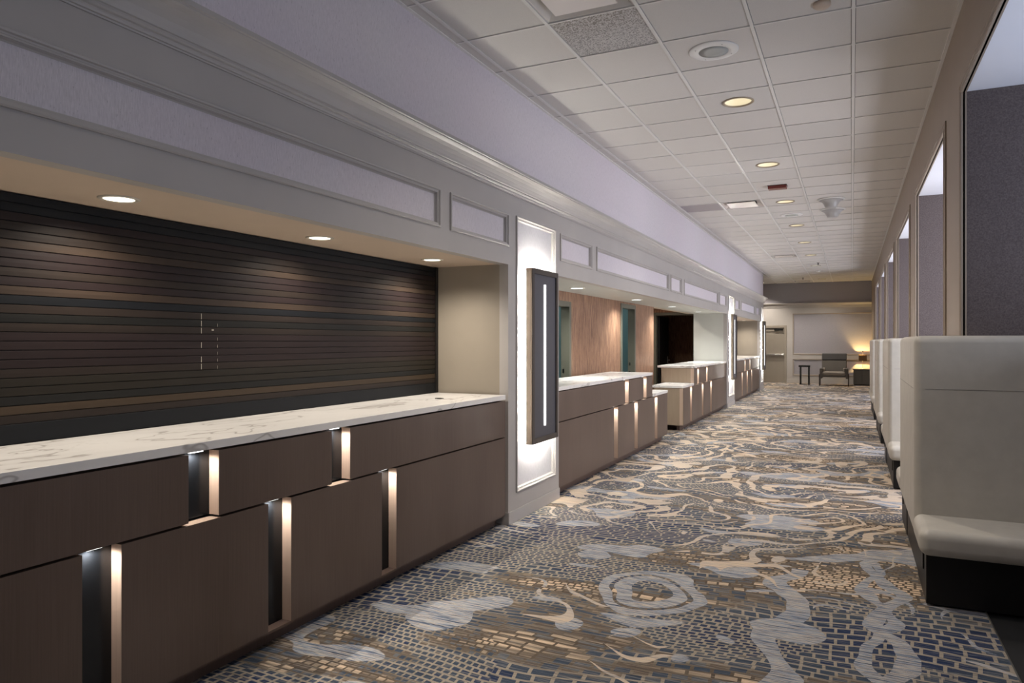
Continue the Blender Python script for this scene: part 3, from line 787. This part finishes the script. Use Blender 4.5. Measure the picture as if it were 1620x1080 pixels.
mb.add(vs_, [(2*j, 2*j+1, 2*j+3, 2*j+2) for j in range(len(cprof)-1)]); struct(mb.build('trim_3', M['paint']))
mb = MB(); mb.box(-2.14, 1.0, YW-.012, YW, 0, .14); mb.box(-5.2, -3.16, YW-.012, YW, 0, .14); struct(mb.build('baseboard_end', M['paint'], bevel=.003, seg=1))
mb = MB(); mb.box(-5.25, -5.1, YE-.1, YW+.1, 0, ZC+.1); struct(mb.build('wall_alcove', M['paint']))
D = empty('x'); bpy.data.objects.remove(D)
door_frame('door_5', mapy(YW), -3.10, -2.20, 2.0, .11, .08, 'door')
mb = MB(); mb.box(-3.088, -2.212, YW+.02, YW+.065, .01, 1.988); dr = struct(mb.build('door_6', M['door'], bevel=.002, seg=1))
mb = MB(); mb.box(-3.0, -2.25, YW-.05, YW+.018, 1.0, 1.05); mb.box(-2.30, -2.22, YW-.055, YW+.018, .985, 1.065); mb.build('push_bar', M['steel'], dr, bevel=.006)
mb = MB(); mb.box(-2.55, -2.25, YW-.04, YW+.018, 1.90, 1.96); mb.box(-2.85, -2.53, YW-.035, YW-.02, 1.935, 1.95); mb.build('door_closer', M['blackmetal'], dr, bevel=.004)

# ------------------------------------------------------------------ right wall with alcoves
OP = [(-2.45, -.10)] + [(1.06+3.48*k-(.9 if False else 0), 5.15+3.48*k-1.0+(1.0)) for k in range(0)]
OP = []
for k in range(-1, 6): OP.append((6.06+3.48*(k-1), 8.63+3.48*(k-1)))
OP = [o for o in OP if o[1] > -2.5]
HOP = 3.035
mb = MB(); slab(mb, mapx(XR, -1), Y0, YW+.1, 0, ZC+.06, [(max(a, Y0+.1), b, -.01, HOP) for a, b in OP], .02, M['rightpaint'])
struct(mb.build('wall_right', None))
cas = [(-.062, 0), (-.062, .010), (-.050, .014), (-.046, .010), (-.020, .010), (-.016, .016), (-.004, .016), (0, .011), (0, -.01)]
for n, (a, b) in enumerate(OP):
    mb = MB(); frame(mb, mapx(XR, -1), max(a, Y0+.1), b, -.2, HOP, cas); struct(mb.build('trim_%d' % (4+n), M['rightpaint']))
# alcove partitions, ceiling, back wall and windows
mb = MB(); 
for k in range(-2, 7):
    ya = 5.155+3.48*k
    if ya+.9 < Y0: continue
    mb.box(XR+.0205, 2.0, ya, ya+.90, 0, HOP+.002)
for k in range(-2, 6): pass
struct(mb.build('wall_alcove_partitions', M['alcove']))
mb = MB(); mb.box(XR+.0205, 2.1, Y0, 24.6, HOP+.003, HOP+.62); struct(mb.build('ceiling', M['alcove_ceil']))
mb = MB(); slab(mb, mapx(2.0, -1), Y0, 24.6, 0, 3.2, [(a+.25, b-.25, 0.85, 2.90) for a, b in OP if a > Y0], .1); struct(mb.build('wall_alcove_back', M['alcove_ceil']))
wn = 0
for (a, b) in OP:
    if a <= Y0: continue
    wn += 1
    mb = MB()
    for (y0, y1, z0, z1) in ((a+.25, a+.30, 0.85, 2.90), (b-.30, b-.25, 0.85, 2.90), (a+.3, b-.3, .85, .90), (a+.3, b-.3, 2.85, 2.90), ((a+b)/2-.02, (a+b)/2+.02, .9, 2.85)):
        mb.box(1.99, 2.06, y0, y1, z0, z1)
    w = struct(mb.build('window_%d' % wn, M['white']))
    mb = MB(); mb.box(2.03, 2.036, a+.28, b-.28, .88, 2.87); mb.build('pane', M['glass'], w)
    lamp('window_daylight', (2.12, (a+b)/2, 1.88), P_WIN*(1 if a > 5 else .36), (.86, .88, 1) if a > 5 else (.72, .80, 1), 'AREA', rot=(0, PI/2+(.16 if a > 5 else 1.15), 0), size=(1.95, 1.9))

# ------------------------------------------------------------------ booths
def rbox(x0, x1, y0, y1, z0, z1): mb = MB(); mb.box(x0, x1, y0, y1, z0, z1); return mb
def booth():
    root = empty('booth_bench', (0, 0, 0))     # local y=0 is the near face of the tall back, x as world
    xa, xb = .345, 1.93
    T = 1.42
    mb = rbox(xa, xb, 0, T, .295, 1.53); mb.build('tall_back', M['leather'], root, bevel=.045, seg=5)
    mb = MB(); z = 1.205
    mb.box(xa-.0012, xa+.01, .06, T-.06, z-.0012, z+.0012); mb.box(xa+.06, xb-.03, -.0012, .01, z-.0012, z+.0012); mb.box(xa+.06, xb-.03, T-.01, T+.0012, z-.0012, z+.0012)
    mb.build('seam', M['seam'], root)
    for s in (0, 1):
        y0, y1 = (-.46, .02) if s == 0 else (T-.02, T+.46)
        mb = rbox(xa-.005, xb, y0, y1, .30, .445); mb.build('seat_cushion', M['leather'], root, bevel=.05, seg=5)
        y0, y1 = (-.36, .20) if s == 0 else (T-.20, T+.36)
        mb = rbox(.380, xb, y0, y1, .012, .30); b = mb.build('seat_base', M['black'], root, bevel=.003, seg=1)
        yy = -.20 if s == 0 else T+.20
        mb = rbox(.372, .381, yy-.035, yy+.035, .17, .27); o = mb.build('outlet_plate', M['blackmetal'], b, bevel=.003, seg=1)
    mb = rbox(.385, xb, .206, T-.206, .012, .295); mb.build('back_base', M['black'], root, bevel=.003, seg=1)
    mb = rbox(.42, xb, -.33, T+.33, 0, .0119); mb.build('kick_strip', M['blackmetal'], root)
    return root
b0 = booth(); b0.location = (0, 4.99, 0)
lab = ['ivory high-backed booth bench nearest the camera, filling the right foreground', 'second ivory booth bench from the camera on the right wall', 'third ivory booth bench along the right wall', 'farthest ivory booth bench, next to the lamp cabinet']
tag(b0, lab[0], 'bench', 'high-backed booths along the right wall')
for k in range(1, 4):
    c_ = copy_tree(b0); c_.location = (0, 4.99+3.5*k, 0); c_['label'] = lab[k]
c_ = copy_tree(b0); c_.location = (0, 1.49, 0); c_['label'] = 'ivory booth bench beside the camera, right of the frame'
if True:
    for o in [c_]+list(c_.children_recursive): bpy.data.objects.remove(o)

# ------------------------------------------------------------------ furniture by the end wall
# side stand
r = empty('side_stand', (-1.48, 26.6, 0))
mb = rbox(-.185, .185, -.16, .16, .61, .67); mb.build('top', M['blackmetal'], r, bevel=.004)
for x in (-.15, .12):
    for y in (-.14, .10):
        mb = rbox(x, x+.045, y, y+.045, .012, .61); mb.build('leg', M['blackmetal'], r, bevel=.002, seg=1)
mb = rbox(-.185, .185, -.16, .16, 0, .012); mb.build('base_plate', M['blackmetal'], r)
tag(r, 'tall narrow black metal side stand left of the armchair', 'side table')
# armchair
r = empty('armchair', (-.54, 26.35, 0))
W = .44
mb = rbox(-W+.07, W-.07, -.36, .25, .30, .36); mb.build('seat_frame', M['chair'], r, bevel=.015)
mb = rbox(-W+.09, W-.09, -.38, .22, .36, .475); mb.build('seat_cushion', M['chair_seat'], r, bevel=.04, seg=4)
for s in (-1, 1):
    x0, x1 = sorted((s*W, s*(W-.085)))
    mb = rbox(x0, x1, -.36, .32, .25, .59); mb.build('arm', M['chair'], r, bevel=.02, seg=3)
    mb = rbox(min(s*(W-.09), s*(W-.16)), max(s*(W-.09), s*(W-.16)), -.25, .2, .44, .60); mb.build('arm_pad', M['chair_seat'], r, bevel=.03, seg=3)
    for y in (-.35, .30):
        mb = rbox(min(s*(W-.015), s*(W+.02)), max(s*(W-.015), s*(W+.02)), y, y+.035, 0, .40); mb.build('leg', M['leg'], r, bevel=.003)
mb = MB(); 
mb.add([(-W+.05, .18, .40), (W-.05, .18, .40), (W-.05, .30, .86), (-W+.05, .30, .86), (-W+.05, .30, .40), (W-.05, .30, .40), (W-.05, .40, .86), (-W+.05, .40, .86)], [(0,1,2,3), (5,4,7,6), (0,4,5,1), (3,2,6,7), (1,5,6,2), (0,3,7,4)])
mb.build('backrest', M['chair'], r, bevel=.03, seg=3)
mb = MB(); mb.add([(-W+.05, .285, .86), (W-.05, .285, .86), (W-.05, .33, 1.09), (-W+.05, .33, 1.09), (-W+.05, .41, .86), (W-.05, .41, .86), (W-.05, .43, 1.09), (-W+.05, .43, 1.09)], [(0,1,2,3), (5,4,7,6), (0,4,5,1), (3,2,6,7), (1,5,6,2), (0,3,7,4)])
mb.build('headrest', M['chair_dark'], r, bevel=.03, seg=3)
tag(r, 'taupe upholstered armchair with a tall headrest against the end wall', 'armchair')
# cabinet and lamp
r = empty('console_cabinet', (.19, 27.05, 0))
mb = rbox(-.14, .40, -.28, .28, .03, .53); mb.build('body', M['cabinet'], r, bevel=.003, seg=1)
mb = rbox(-.16, .42, -.30, .29, .53, .56); mb.build('top', M['cabinet'], r, bevel=.003, seg=1)
mb = rbox(-.13, .125, -.292, -.281, .05, .51); mb.build('door', M['cabinet'], r, bevel=.002, seg=1)
mb = rbox(.135, .39, -.292, -.281, .05, .51); mb.build('door', M['cabinet'], r, bevel=.002, seg=1)
mb = rbox(-.12, .38, -.25, .25, 0, .03); mb.build('plinth', M['black'], r)
tag(r, 'low charcoal cabinet under the glowing table lamp', 'cabinet')
r = empty('table_lamp', (.34, 27.13, .56))
mb = MB(); mb.lathe([(.07, 0), (.07, .012), (.02, .018), (.008, .02)], 0, 0, cap1=False); mb.build('base', M['steel'], r, smooth=True)
mb = MB(); mb.lathe([(.008, .018), (.008, .54), (.001, .54)], 0, 0, n=14); mb.build('stem', M['steel'], r, smooth=True)
mb = MB(); mb.box(-.125, .125, -.125, .125, .27, .48)
mb = MB(); slab(mb, mapy(-.125), -.125, .125, .27, .47, [], .003); slab(mb, mapy(.122), -.125, .125, .27, .47, [], .003); slab(mb, mapx(.125), -.122, .122, .27, .47, [], .003); slab(mb, mapx(-.122), -.122, .122, .27, .47, [], .003)
mb.build('lamp_shade', M['shade'], r, weld=False)
mb = MB(); mb.lathe([(.012, .54), (.012, .61), (.001, .615)], 0, 0, n=14); mb.build('finial', M['leg'], r, smooth=True)
mb = MB(); mb.lathe([(.001, .36), (.022, .375), (.028, .40), (.018, .425), (.001, .435)], .045, 0, n=16); mb.build('bulb', M['lens_hot'], r, smooth=True)
lamp('table_lamp_bulb', (-.05, 0, .37), 50, (1, .66, .24), 'POINT', radius=.02, parent=r)
tag(r, 'table lamp with a brown shade glowing yellow on the charcoal cabinet', 'lamp')
